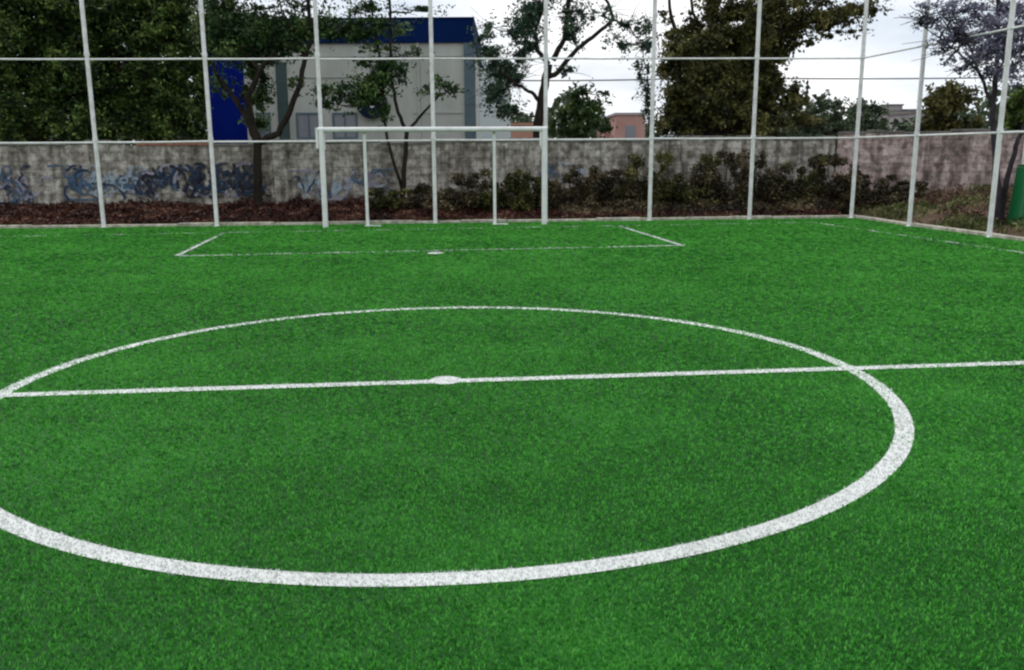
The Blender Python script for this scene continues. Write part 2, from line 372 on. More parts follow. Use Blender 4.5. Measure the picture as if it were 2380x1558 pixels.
wobble = (np.sin(X * 9.1 + Y * 5.3) * .003 + np.sin(X * 23 + Y * 31) * .003) + rng.normal(0, .003, n)
owner = np.full(n, -1)
WEAR = dict(centre_circle_marking=(1.0, .55), halfway_line_marking=(.95, .72), centre_spot_marking=(1, 1), area_line_marking=(.8, .78), penalty_spot_marking=(.9, .9), goal_line_marking=(.35, .30), touchline_marking=(.36, .34))
patch = .5 + .5 * np.sin(X * 2.1 + 1.3 * np.sin(X * .9 + Y * .7)) * np.cos(Y * 1.9 + X * 5.1)     # worn and fresh stretches
for i, (nm, fn, lb) in enumerate(MARKS):
    wn, wf = WEAR[nm]; t_ = np.clip((D - 4.5) / 5, 0, 1); keepf = (wn + (wf - wn) * t_) * (1 - t_ * .9 + t_ * .9 * (.35 + 1.1 * patch))
    owner[(owner < 0) & fn(X, Y, wobble) & (rng.random(n) < np.where(D < 4.5, wn, keepf))] = i
lod = np.clip(D / 3.0, 1, 7)
hgt = (.0085 + .0065 * rng.random(n)) * (.8 + .4 * hs) * (1 + .12 * np.clip(lod - 1, 0, 4))
wid = .0036 * lod ** .9 * (.7 + .6 * rng.random(n))
th = rng.uniform(0, 2 * np.pi, n)
lean_a = hx * 6.283 + rng.normal(0, 1.6, n); lean = hgt * (.15 + .65 * rng.random(n))
cx_, cy_ = np.cos(th) * wid / 2, np.sin(th) * wid / 2
Z0 = .010
v0 = np.stack([X - cx_, Y - cy_, np.full(n, Z0)], 1); v1 = np.stack([X + cx_, Y + cy_, np.full(n, Z0)], 1)
lx, ly = np.cos(lean_a) * lean, np.sin(lean_a) * lean
v2 = np.stack([X + cx_ * .8 + lx * .35, Y + cy_ * .8 + ly * .35, Z0 + hgt * .6], 1)
v3 = np.stack([X - cx_ * .8 + lx * .35, Y - cy_ * .8 + ly * .35, Z0 + hgt * .6], 1)
v4 = np.stack([X + lx, Y + ly, Z0 + hgt], 1)
tone = .49 + .58 * (hs - .5) + .18 * (rng.random(n) - .5)
def blades(name, sel, mat, base, zb):
    k = int(sel.sum())
    co = np.stack([v0[sel], v1[sel], v2[sel], v3[sel], v4[sel]], 1).reshape(-1, 3)
    b = np.arange(k)[:, None] * 5
    tris = np.concatenate([b + np.array([0, 1, 2]), b + np.array([0, 2, 3]), b + np.array([3, 2, 4])], 1).reshape(-1, 3)
    tn = np.repeat(tone[sel], 5)
    # the backing sheet, fanned into triangles, joined to the blades
    bv = np.array(base.v, float); bt = []
    for f in base.f:
        for j in range(1, len(f) - 1): bt.append((f[0], f[j], f[j + 1]))
    bt = np.array(bt) + len(co)
    co = np.concatenate([co, bv]); tris = np.concatenate([tris, bt]); tn = np.concatenate([tn, np.full(len(bv), zb)])
    return np_mesh(name, co, tris, mat, tn)
base = MB()
# convex pieces of the turf sheet
poly = [(LEFTX, -4), (LEFTX, FY(LEFTX) + .03)]
rows = [SIDE[-1], SIDE[4], SIDE[3], SIDE[2], SIDE[1]]
yy = [p.y for p in rows]
for a, b in zip(rows[:-1], rows[1:]):
    ya, yb = a.y, b.y
    base.add([(LEFTX, ya, Z0), (a.x + .03, ya, Z0), (b.x + .03, yb, Z0), (LEFTX, yb, Z0)], [(0, 1, 2, 3)])
yb = rows[-1].y
base.add([(LEFTX, yb, Z0), (rows[-1].x + .03, yb, Z0), (CORNER.x + .03, CORNER.y + .03, Z0), (LEFTX, FY(LEFTX) + .03, Z0)], [(0, 1, 2, 3)])
tag(blades('turf', owner < 0, M['turf'], base, .02), 'short green artificial turf of the football pitch', kind='structure')
for i, (nm, fn, lb) in enumerate(MARKS):
    tag(blades(nm, owner == i, M['line'], mark_sheet(nm, i, Z0 + .004 + .0012 * i), .45), lb, kind='structure')

# concrete kerb under the fence
kb = MB()
def kerb_run(pts, w=.15, h=.075):
    for a, b in zip(pts[:-1], pts[1:]):
        L_ = (b - a).length; k = max(1, int(L_ / 1.05)); d = (b - a) / k
        for j in range(k):
            p = a + d * j; q_ = a + d * (j + 1) - d.normalized() * .012
            off = random.uniform(-.012, .012); nrm = Vector((-d.y, d.x)).normalized() * (.045 + off)
            kb.slab(p + nrm, q_ + nrm, w, -.02, h + random.uniform(-.012, .014))
kerb_run([Vector((LEFTX, FY(LEFTX))), CORNER + Vector((.12, .01))])
kerb_run(SIDE)
tag(kb.build('kerb', M['kerb'], bevel=.012), 'cream concrete kerb along the fence', kind='structure')

# ------------------------------------------------------------------ fences
FH = 6.0
RZ = (1.94, 3.745, 5.55)
def post_mb(x, y, h, r=.042, plate=True):
    mb = MB(); mb.tube([(x, y, .0), (x, y, h)], r, 14)
    mb.tube([(x, y, h), (x, y, h + .02), (x, y, h + .035)], [r * 1.12, r * 1.05, r * .4], 14)
    for zz in RZ: mb.tube([(x, y, zz - .04), (x, y, zz + .04)], r * 1.22, 14)
    if plate: mb.box((x - .075, y - .075, .004), (x + .075, y + .040, .022))
    return mb
bf = empty('back_fence', (-1.8, FY(-1.8), 0), 'white steel tube fence behind the goal, tall posts joined by two rails', 'fence', 'fences round the pitch')
bx = [-14.0, -11.55, -9.15, -6.68, -4.26, -1.76, .80, 3.27, 5.69, 8.21]
for x in bx:
    part(post_mb(x, FY(x), FH, .046), 'post', M['white'], bf, smooth=False)
for z in RZ:
    mb = MB()
    for a, b in zip(bx[:-1], bx[1:]):
        za, zb_ = [z - .028 + .0042 * (t - 8.2) * (1 if z > 3 else .4) for t in (a, b)]      # the rails sag a little to the left
        mb.tube([(a + .046, FY(a + .046), za + random.uniform(-.008, .008)), ((a + b) / 2, FY((a + b) / 2), (za + zb_) / 2 - .006), (b - .046, FY(b - .046), zb_ + random.uniform(-.008, .008))], .021, 10)
    part(mb, 'rail', M['white'], bf)
sf = empty('side_fence', (SIDE[2].x, SIDE[2].y, 0), 'white steel tube fence running forward along the right touchline', 'fence', 'fences round the pitch')
sps = [Vector((8.53, 18.95)), Vector((8.90, 16.42)), Vector((9.33, 13.3)), Vector((9.6, 10.8)), Vector((9.8, 8.3))]
for p_ in sps: part(post_mb(p_.x, p_.y, FH, .046), 'post', M['white'], sf)
for z in RZ:
    mb = MB(); pp = [Vector((8.21, FY(8.21)))] + sps
    for a, b in zip(pp[:-1], pp[1:]):
        d = (b - a).normalized() * .046
        mb.tube([(a.x + d.x, a.y + d.y, z - .028), (b.x - d.x, b.y - d.y, z - .028)], .021, 10)
    part(mb, 'rail', M['white'], sf)

# ------------------------------------------------------------------ goal
ga, gb = G(757, 530), G(1265, 523.5)
ga = Vector((ga.x, ga.y)); gb = Vector((gb.x, gb.y)); gv = (gb - ga).normalized(); gn = Vector((-gv.y, gv.x))
gl = empty('goal', (ga.x, ga.y, 0), 'white steel football goal without a net, standing at the back fence', 'goal')
GH = 2.12
def gpost(p, h, r): return MB().tube([(p.x, p.y, 0), (p.x, p.y, h)], r, 16)
for p_ in (ga, gb): part(gpost(p_, GH, .060), 'post', M['goal'], gl)
part(MB().tube([(*(ga - gv * .066), GH), (*(gb + gv * .066), GH)], .052, 16), 'crossbar', M['goal'], gl)
for px in (857, 1151):
    u = (G(px, 527).x - ga.x) / (gb.x - ga.x); p_ = ga + (gb - ga) * u + gn * .16
    mb = MB().tube([(p_.x, p_.y, 0), (p_.x, p_.y, GH - .09), (p_.x - gn.x * .12, p_.y - gn.y * .12, GH - .02)], .036, 12)
    part(mb, 'upright', M['goal'], gl)
    mb = MB().box((p_.x - .06, p_.y - .06, 0), (p_.x + .30, p_.y + .05, .035)); part(mb, 'foot_plate', M['goal'], gl)
for p_, s in ((ga, 1), (gb, -1)):
    a = p_ + gv * s * .06
    mb = MB().tube([(p_.x + gn.x * .03, p_.y + gn.y * .03, GH - .05), (p_.x + gn.x * .42, p_.y + gn.y * .42, GH - .10), (p_.x + gn.x * .46, p_.y + gn.y * .46, GH - .42)], .028, 10)
    part(mb, 'net_bracket', M['goal'], gl)
    part(MB().box((p_.x - .105, p_.y - .03, GH - .36), (p_.x - .062, p_.y + .03, GH - .06)) if s < 0 else MB().box((p_.x - .115, p_.y - .04, GH - .40), (p_.x - .066, p_.y + .04, GH + .04)), 'corner_plate', M['goal'], gl)

# ------------------------------------------------------------------ boundary walls
WY = lambda x: 23.7 + .10 * x
W0, W1 = Vector((-17.5, WY(-17.5))), Vector((P(1945, 320, 24.5).x, 0)); W1.y = WY(W1.x)
bw = empty('boundary_wall', (-3, WY(-3), 0), 'long low grey plastered wall behind the goal, stained and sprayed with blue graffiti', 'wall', 'boundary walls')
def rough_wall(a, b, th, z0f, ztf, n, mz, jit=.02):
    mb = MB(); d = (b - a); nn = Vector((-d.y, d.x)).normalized()
    o = 0; cols = n + 1
    for i in range(cols):
        p = a + d * (i / n); zt = ztf(i / n)
        for j in range(mz + 1):
            w = 0 if j in (0, mz) else random.uniform(-jit, jit)
            mb.v.append((p.x + nn.x * w, p.y + nn.y * w, z0f + (zt - z0f) * j / mz))
        mb.v.append((p.x + nn.x * th, p.y + nn.y * th, zt)); mb.v.append((p.x + nn.x * th, p.y + nn.y * th, z0f))
    st = mz + 3
    for i in range(n):
        for j in range(st):
            a_ = i * st + j; b_ = i * st + (j + 1) % st
            mb.f.append((a_, a_ + st, b_ + st, b_)); mb.mi.append(0)
    mb.f.append(tuple(range(st))); mb.mi.append(0); mb.f.append(tuple(reversed(range(n * st, n * st + st)))); mb.mi.append(0)
    return mb
def wall_top(t): return 1.86 + .03 * math.sin(t * 31) + .02 * math.sin(t * 77) + .16 * max(0, (t - .45)) 
part(rough_wall(W0, W1, .22, -.1, wall_top, 120, 10), 'wall_face', M['wall'], bw)
# coping in lengths: grey stone, a stretch of red brick on the left
def at_wall(px, off=0.0, y0=None):
    """point on the wall's front line seen at px"""
    r = ray(px, 400); dx = r.x / r.y
    y = 23.7 / (1 - .10 * dx); return Vector((dx * y, y)) + Vector((.0995, -.995)) * off
mb = MB(); mbr = MB(); t = 0
d = (W1 - W0); Lw = d.length; u = d.normalized()
bs, be = (at_wall(300) - W0).length, (at_wall(500) - W0).length
while t < Lw - .3:
    ln = random.uniform(.35, .7); e = min(t + ln - .01, Lw)
    zt = wall_top(t / Lw); a = W0 + u * t; b = W0 + u * e
    nrm = Vector((-u.y, u.x)) * -.03
    (mbr if bs < t < be else mb).slab(a + nrm, b + nrm, .28, zt - .01, zt + (.09 if bs < t < be else .06) + random.uniform(-.015, .02))
    t += ln
part(mb, 'coping', M['coping'], bw, bevel=.01)
o = part(mbr, 'coping', M['brick'], bw, bevel=.01); o['label'] = 'stretch of red brick coping'
# buttress piers
for px in (1568, 1160, 655, 1905):
    p_ = at_wall(px, .0); part(MB().slab(p_ + Vector((-.17, -.12)), p_ + Vector((.17, -.087)), .14, -.05, 1.80), 'pier', M['wall'], bw, bevel=.01)
def graffiti(px0, px1, z0, z1, cols, nst, seed, th=.045):
    rd = random.Random(seed); mb = MB()
    a, b = at_wall(px0, .035), at_wall(px1, .035); dd = b - a; Lg = dd.length; uu = dd.normalized(); nn = Vector((uu.y, -uu.x))
    def W(s, z, k): return (*(a + uu * s + nn * (.001 * k)), z)
    # filled letter bodies then outlines
    x = 0; k = 0
    while x < Lg:
        w = rd.uniform(.28, .5); h0 = z0 + rd.uniform(0, .12); h1 = z1 - rd.uniform(0, .15)
        mb.m = rd.randrange(len(cols)); npt = 9; cxx = x + w / 2; czz = (h0 + h1) / 2
        pts = []
        for i in range(npt * 2):
            an = 2 * math.pi * i / (npt * 2); rr = rd.uniform(.55, 1.05)
            pts.append((cxx + math.cos(an) * w / 2 * rr, czz + math.sin(an) * (h1 - h0) / 2 * rr))
        if rd.random() < .75:
            o = len(mb.v); mb.v += [W(cxx, czz, 1 + k)] + [W(px_, pz_, 1 + k) for px_, pz_ in pts]
            for i in range(len(pts)): mb.f.append((o, o + 1 + i, o + 1 + (i + 1) % len(pts))); mb.mi.append(mb.m)
        k += 1; x += w * .8
    for s in range(nst):
        mb.m = rd.randrange(len(cols)); k += .4
        px_, pz_ = rd.uniform(0, Lg), rd.uniform(z0, z1); an = rd.uniform(0, 6.28); prev = None
        cur = rd.uniform(-.7, .7)
        for i in range(rd.randrange(6, 13)):
            an += cur + rd.uniform(-.5, .5); cur = cur if rd.random() < .75 else rd.uniform(-.9, .9)
            nx_, nz_ = px_ + math.cos(an) * .09, pz_ + math.sin(an) * .09
            nz_ = min(max(nz_, z0), z1)
            L1 = (-math.sin(an) * th / 2, math.cos(an) * th / 2)
            aq = prev or (W(px_ + L1[0], pz_ + L1[1], 2 + k), W(px_ - L1[0], pz_ - L1[1], 2 + k))
            bq = (W(nx_ + L1[0], nz_ + L1[1], 2 + k), W(nx_ - L1[0], nz_ - L1[1], 2 + k))
            mb.add([aq[0], aq[1], bq[1], bq[0]], [(0, 1, 2, 3)]); prev = bq; px_, pz_ = nx_, nz_
    return part(mb, 'graffiti', [M[c] for c in cols], bw)
graffiti(2, 62, .45, 1.35, ['g_blue', 'g_navy', 'g_lilac'], 14, 1, .07)
graffiti(155, 235, .5, 1.35, ['g_blue', 'g_pale', 'g_blue', 'g_navy'], 14, 2, .06)
graffiti(240, 325, .6, 1.3, ['g_pale', 'g_blue', 'g_pale'], 10, 3, .06)
graffiti(325, 470, .55, 1.35, ['g_navy', 'g_black', 'g_lilac', 'g_blue', 'g_navy', 'g_black'], 34, 4, .075)
graffiti(455, 595, .55, 1.38, ['g_navy', 'g_black', 'g_blue', 'g_navy', 'g_black', 'g_lilac', 'g_navy'], 36, 5, .08)
graffiti(690, 745, .5, 1.2, ['g_navy', 'g_pale', 'g_lilac'], 10, 6, .05)
graffiti(765, 905, .45, 1.2, ['g_pale', 'g_blue', 'g_lilac', 'g_blue'], 18, 7, .05)
graffiti(1270, 1330, .8, 1.35, ['g_blue', 'g_pale'], 5, 8, .04)

# right wall, pinkish, nearer the side fence
RW0 = W1 + Vector((.05, -.02)); RW1 = Vector((16.5, 21.3))
rw = empty('boundary_wall', (RW0.x, RW0.y, 0), 'pinkish rendered wall beyond the corner of the fence on the right', 'wall', 'boundary walls')
part(rough_wall(RW0, RW1, .22, -.1, lambda t: 2.06 + .03 * math.sin(t * 21), 50, 10), 'wall_face', M['wall_pink'], rw)
mb = MB(); t = 0; d = RW1 - RW0; u = d.normalized()
while t < d.length - .2:
    ln = random.uniform(.4, .8); zt = 2.06 + .03 * math.sin(t / d.length * 21); a = RW0 + u * t; b = RW0 + u * (t + ln - .01); nrm = Vector((-u.y, u.x)) * -.03
    mb.slab(a + nrm, b + nrm, .28, zt - .01, zt + .06 + random.uniform(-.015, .02)); t += ln
part(mb, 'coping', M['coping'], rw, bevel=.01)

# earth bank between fence and walls
def bank(name, x0, x1, yf, yb, zf, n=60, m=14, mat=M['dirt'], label=None):
    co = []; 
    for i in range(n + 1):
        x = x0 + (x1 - x0) * i / n; a, b = yf(x), yb(x)
        for j in range(m + 1):
            s = j / m; co.append((x, a + (b - a) * s, .004 + zf(x, s) + (0 if j == 0 else random.uniform(-.02, .02))))
    f = [(i * (m + 1) + j, (i + 1) * (m + 1) + j, (i + 1) * (m + 1) + j + 1, i * (m + 1) + j + 1) for i in range(n) for j in range(m)]
    mb = MB(); mb.add(co, f); return tag(mb.build(name, mat, smooth=True), label, kind='structure')
bank('earth_bank', -17, 8.2, lambda x: FY(x) + .22, lambda x: WY(x) + .02, lambda x, s: .22 * s ** .7 + .05 * math.sin(x * 2.1) * s, 160, 14, M['dirt'], 'strip of brown soil between the kerb and the wall')

# ------------------------------------------------------------------ leaves, trees and bushes
def ell_points(c, r, n, shell=.35):
    v = rng.normal(size=(n, 3)); v /= np.linalg.norm(v, axis=1)[:, None] + 1e-9
    rad = rng.random(n) ** shell
    return np.array(c) + v * rad[:, None] * np.array(r)
def leaves(name, pts, size, mat, parent, droop=0., elong=1.7, loc=(0, 0, 0)):
    k = len(pts); s = size * rng.uniform(.55, 1.35, k)
    a = rng.normal(size=(k, 3)); a[:, 2] -= droop; a /= np.linalg.norm(a, axis=1)[:, None]
    b = rng.normal(size=(k, 3)); b -= a * (a * b).sum(1)[:, None]; b /= np.linalg.norm(b, axis=1)[:, None]
    c = np.cross(a, b)
    A = a * (s * elong / 2)[:, None]; B = b * (s / 2)[:, None]; Cn = c * (s * .18)[:, None]
    v = np.stack([pts - A, pts + B * .9 - A * .1 + Cn, pts + A, pts - B * .9 - A * .1 + Cn], 1).reshape(-1, 3) - np.array(loc)
    i = np.arange(k)[:, None] * 4
    tr = np.concatenate([i + np.array([0, 1, 2]), i + np.array([0, 2, 3])], 1).reshape(-1, 3)
    return np_mesh(name, v, tr, mat, None, parent)
def clump_pts(c, r, n, sub=9, flat=1.):
    """a clump made of smaller sprays so that gaps and lumps show"""
    cs = ell_points(c, np.array(r) * .82, sub, .45)
    out = []
    for q in cs:
        rr = np.array(r) * rng.uniform(.22, .48)
        out.append(ell_points(q, rr, max(2, n // sub), .7))
    return np.concatenate(out)
def wig(pts, k, amp):
    """refine a polyline with natural kinks"""
    pts = [Vector(p) for p in pts]; out = []
    for a, b in zip(pts[:-1], pts[1:]):
        for j in range(k):
            t = j / k; p = a.lerp(b, t)
            if j: p = p + Vector([random.uniform(-1, 1) * amp for _ in range(3)])
            out.append(p)
    out.append(pts[-1]); return out
def limb(mb, pts, r0, r1, k=4, amp=.02, n=9):
    w = wig(pts, k, amp); m_ = len(w)
    mb.tube(w, [r0 + (r1 - r0) * (i / (m_ - 1)) ** .8 for i in range(m_)], n)
    return w
def tree(name, label, group, base, limbs, clumps, leafmat, barkmat='bark', leaf=.09, dens=1.15, twigs=6, Yc=0, spread=1.0, twl=.5, droop=0., soft=.22):
    """base: trunk foot; limbs: [(points, r0, r1)], clumps: [(px,py,rx,ry,n[,dY])] in picture units at the tree's distance"""
    root = empty(name, tuple(base), label, 'tree', group)
    mb = MB(); skel = []
    for pts, r0, r1 in limbs: skel += limb(mb, pts, r0, r1)
    P3 = []
    for c in clumps:
        px, py, rx, ry, n_ = c[:5]; dY = c[5] if len(c) > 5 else 0
        Yd = Yc + dY; ce = P(px, py, Yd); k = Yd / F
        r3 = (rx * k, max(rx, ry) * .75 * k * spread, ry * k)
        P3.append(clump_pts(ce, r3, int(n_ * dens), max(4, int(n_ * dens / 45))))
        if soft: P3.append(clump_pts(ce, tuple(v * 1.75 for v in r3), int(n_ * dens * soft), max(6, int(n_ * dens * soft / 14))))
        # carry each clump by a branch from the nearest limb
        near = min(skel, key=lambda q: (q - ce).length + max(0, q.z - ce.z) * .8)
        if (near - ce).length < 6:
            mid = near.lerp(ce, .55) + Vector((0, 0, -.06 * (near - ce).length))
            w = limb(mb, [near, mid, ce], .02 + .006 * (near - ce).length, .008, 3, .03, 6)
            for _ in range(twigs):
                s = random.choice(w[len(w) // 3:]); e = Vector(s) + Vector((random.gauss(0, 1) * r3[0], random.gauss(0, 1) * r3[1], random.gauss(.25, .8) * r3[2])) * .75 * twl * 1.6
                limb(mb, [s, s.lerp(e, .5) + Vector((random.uniform(-.05, .05), 0, random.uniform(-.03, .08))), e], .010, .004, 2, .02, 5)
    part(mb, 'trunk', M[barkmat], root, smooth=True)
    leaves('crown', np.concatenate(P3), leaf, M[leafmat], root, droop, loc=tuple(base))
    return root

# -- dense dark trees on the left, behind the wall
def rows(x0, x1, y0, y1, sx, sy, rx, ry, n, dY=(0, 0), jx=12, jy=10):
    out = []; y = y0
    while y <= y1:
        x = x0 + random.uniform(0, sx * .5)
        while x <= x1:
            out.append((x + random.uniform(-jx, jx), y + random.uniform(-jy, jy), rx * random.uniform(.75, 1.25), ry * random.uniform(.75, 1.25), n, random.uniform(*dY))); x += sx
        y += sy
    return out
GT = 'trees behind the goal'
def trunk_pts(px, Y, top, n=3, lean=0):
    b = P(px, 500, Y); b = Vector((b.x, Y, 0)); t = P(px + lean, top, Y)
    return [b, b.lerp(t, .5) + Vector((.08, 0, 0)), t]
Y1 = 27.
tree('evergreen_tree', 'leftmost dense dark green tree, its crown filling the corner behind the graffiti wall', GT, (P(95, 400, Y1).x, Y1, 0),
     [(trunk_pts(95, Y1, 60), .22, .08), ([P(95, 260, Y1), P(30, 160, Y1 - .5), P(-30, 20, Y1 - 1)], .1, .03), ([P(95, 230, Y1), P(170, 120, Y1 - .6), P(200, 10, Y1)], .1, .03)],
     rows(-70, 235, -60, 315, 46, 44, 50, 40, 1100, (-1.6, .9)), 'leaf_dark', leaf=.075, Yc=Y1, twigs=3)
Y1 = 28.
tree('evergreen_tree', 'dense dark tree with an olive green top, second from the left between two fence posts', GT, (P(345, 400, Y1).x, Y1, 0),
     [(trunk_pts(345, Y1, 40), .24, .08), ([P(345, 280, Y1), P(280, 170, Y1 - .7), P(240, 40, Y1 - 1)], .1, .03), ([P(345, 250, Y1), P(430, 150, Y1 - .6), P(460, 30, Y1)], .1, .03)],
     rows(225, 440, -60, 315, 46, 44, 46, 40, 1150, (-1.6, .9)) + [(462, y_, 24, 34, 700, .3) for y_ in range(90, 316, 45)], 'leaf_dark', leaf=.075, Yc=Y1, twigs=3)

# -- tree with a forked trunk in front of the blue panel
Y2 = 22.4
b2 = Vector((P(601, 500, Y2).x, Y2, .15))
tree('forked_tree', 'thin forked dark tree before the blue panel of the building', GT, tuple(b2 - Vector((0, 0, .1))),
     [([b2 - Vector((0, 0, .1)), P(600, 420, Y2), P(598, 325, Y2)], .12, .10),
      ([P(598, 330, Y2), P(583, 285, Y2), P(577, 220, Y2 - .2), P(604, 165, Y2 - .3), P(640, 120, Y2 - .4)], .13, .04),
      ([P(588, 300, Y2), P(545, 230, Y2 + .2), P(500, 170, Y2 + .3), P(478, 100, Y2 + .4)], .085, .03),
      ([P(600, 332, Y2), P(648, 310, Y2), P(675, 255, Y2), P(700, 190, Y2), P(708, 140, Y2), P(722, 95, Y2), P(716, 0, Y2), P(708, -70, Y2)], .09, .04),
      ([P(708, 140, Y2), P(690, 90, Y2), P(655, 30, Y2), P(640, -50, Y2)], .03, .015),
      ([P(604, 165, Y2 - .3), P(560, 110, Y2), P(540, 20, Y2), P(520, -50, Y2)], .04, .02)],
     [(520, 75, 50, 40, 1500, .4), (575, 60, 50, 34, 1300, .3), (630, 78, 50, 34, 1500, .4), (690, 68, 40, 28, 900, .3), (598, 165, 26, 30, 500, .5), (580, 215, 18, 30, 260, .5), (610, 225, 22, 34, 300, .8), (600, 285, 30, 22, 260, .8), (630, 110, 50, 22, 700, .4), (515, 200, 22, 34, 130, .4), (690, 200, 18, 20, 50), (545, 115, 50, 26, 900, .4), (500, 30, 40, 34, 900, .4), (530, 55, 45, 32, 520), (600, 85, 52, 30, 560), (655, 78, 45, 28, 420), (515, 115, 36, 28, 300), (570, 128, 36, 22, 300), (700, 75, 34, 20, 240), (520, 10, 30, 22, 130), (640, 135, 30, 16, 120), (765, 66, 45, 26, 900, .3), (820, 72, 42, 24, 600, .3), (620, 20, 55, 18, 60), (700, 15, 50, 18, 50), (690, 118, 26, 14, 90), (560, -40, 90, 40, 500), (700, -50, 90, 40, 420)],
     'leaf_green', leaf=.062, Yc=Y2, twigs=8, dens=1.5, soft=.5)

# -- slender tree behind the middle of the goal
Y3 = 22.6
b3 = Vector((P(934, 480, Y3).x, Y3, .15))
tree('slender_tree', 'slender V-forked tree seen through the middle of the goal', GT, tuple(b3 - Vector((0, 0, .1))),
     [([b3 - Vector((0, 0, .1)), P(938, 400, Y3), P(946, 300, Y3)], .07, .055),
      ([P(946, 305, Y3), P(925, 262, Y3), P(912, 200, Y3), P(907, 110, Y3), P(905, 0, Y3), P(900, -60, Y3)], .05, .03),
      ([P(947, 302, Y3), P(972, 276, Y3), P(1000, 245, Y3), P(1018, 225, Y3), P(1050, 208, Y3)], .045, .015),
      ([P(935, 440, Y3), P(905, 340, Y3), P(892, 280, Y3), P(890, 200, Y3), P(880, 120, Y3), P(865, 30, Y3), P(860, -50, Y3)], .045, .02)],
     [(872, 190, 40, 26, 420), (858, 222, 34, 22, 330), (885, 262, 22, 22, 110), (815, 235, 40, 22, 90), (750, 210, 34, 20, 70), (915, 140, 36, 26, 90), (960, 130, 34, 24, 40), (1000, 215, 30, 20, 40), (893, 160, 30, 22, 260), (850, 205, 26, 20, 170), (845, 140, 24, 14, 90), (790, 220, 44, 20, 130), (760, 240, 34, 14, 110), (880, 110, 30, 18, 90), (1055, 212, 24, 12, 60), (1010, 190, 34, 24, 36), (930, 180, 20, 30, 50), (900, 60, 60, 22, 200), (860, 20, 60, 18, 150), (985, 22, 50, 8, 90), (1035, 200, 20, 12, 30), (880, -45, 110, 36, 400), (835, 75, 30, 18, 130)],
     'leaf_green', leaf=.055, Yc=Y3, twigs=8, dens=2.3, soft=.55)

# -- open tree right of the goal
Y4 = 27.5
b4 = Vector((P(1250, 400, Y4).x, Y4, 0))
tree('open_crowned_tree', 'open-crowned tree with crooked limbs rising just behind the right goal post', GT, tuple(b4),
     [([b4, P(1250, 290, Y4), P(1262, 215, Y4), P(1275, 150, Y4)], .17, .12),
      ([P(1258, 240, Y4), P(1236, 215, Y4 - .3), P(1208, 200, Y4 - .5), P(1165, 170, Y4 - .6)], .07, .03),
      ([P(1268, 185, Y4), P(1296, 169, Y4), P(1341, 115, Y4), P(1390, 76, Y4), P(1426, 46, Y4), P(1414, 8, Y4), P(1380, -40, Y4)], .09, .035),
      ([P(1275, 150, Y4), P(1250, 120, Y4), P(1243, 75, Y4), P(1262, 20, Y4), P(1270, -50, Y4)], .08, .035),
      ([P(1285, 140, Y4), P(1312, 90, Y4), P(1322, 0, Y4), P(1330, -60, Y4)], .09, .05),
      ([P(1426, 46, Y4), P(1460, 60, Y4), P(1490, 100, Y4), P(1505, 180, Y4), P(1512, 240, Y4)], .025, .01)],
     [(1225, 50, 34, 40, 460), (1200, 75, 24, 22, 160), (1250, 15, 34, 24, 220), (1135, 120, 32, 20, 150), (1160, 160, 40, 26, 380), (1150, 215, 36, 34, 340), (1190, 180, 30, 24, 260), (1205, 135, 26, 20, 120), (1175, 255, 34, 22, 200), (1130, 60, 30, 26, 50), (1330, 75, 24, 30, 130), (1350, 30, 34, 24, 80), (1400, 30, 36, 22, 60), (1455, 60, 26, 26, 60), (1490, 110, 24, 34, 90), (1505, 200, 18, 50, 110), (1480, 165, 14, 24, 30), (1320, 165, 22, 14, 50), (1300, -50, 120, 36, 500), (1325, 40, 34, 50, 160), (1440, 100, 30, 26, 90), (1500, 60, 30, 30, 90), (1505, 250, 22, 30, 90), (1120, 95, 34, 20, 70), (1225, 110, 30, 30, 160)],
     'leaf_teal', leaf=.062, Yc=Y4, twigs=12, dens=2.7, twl=.9, soft=.5)

# -- small bushy tree above the wall
Y5 = 31.
tree('bushy_tree', 'small dark bushy tree peeping over the wall right of the goal', GT, (P(1345, 400, Y5).x, Y5, 0),
     [(trunk_pts(1345, Y5, 215), .1, .03)],
     [(1345, 225, 24, 26, 260), (1330, 265, 40, 28, 480), (1370, 262, 40, 26, 480), (1345, 300, 56, 24, 700), (1400, 290, 26, 18, 160), (1295, 300, 26, 22, 220), (1405, 218, 16, 8, 30)],
     'leaf_green', leaf=.10, Yc=Y5, twigs=4)

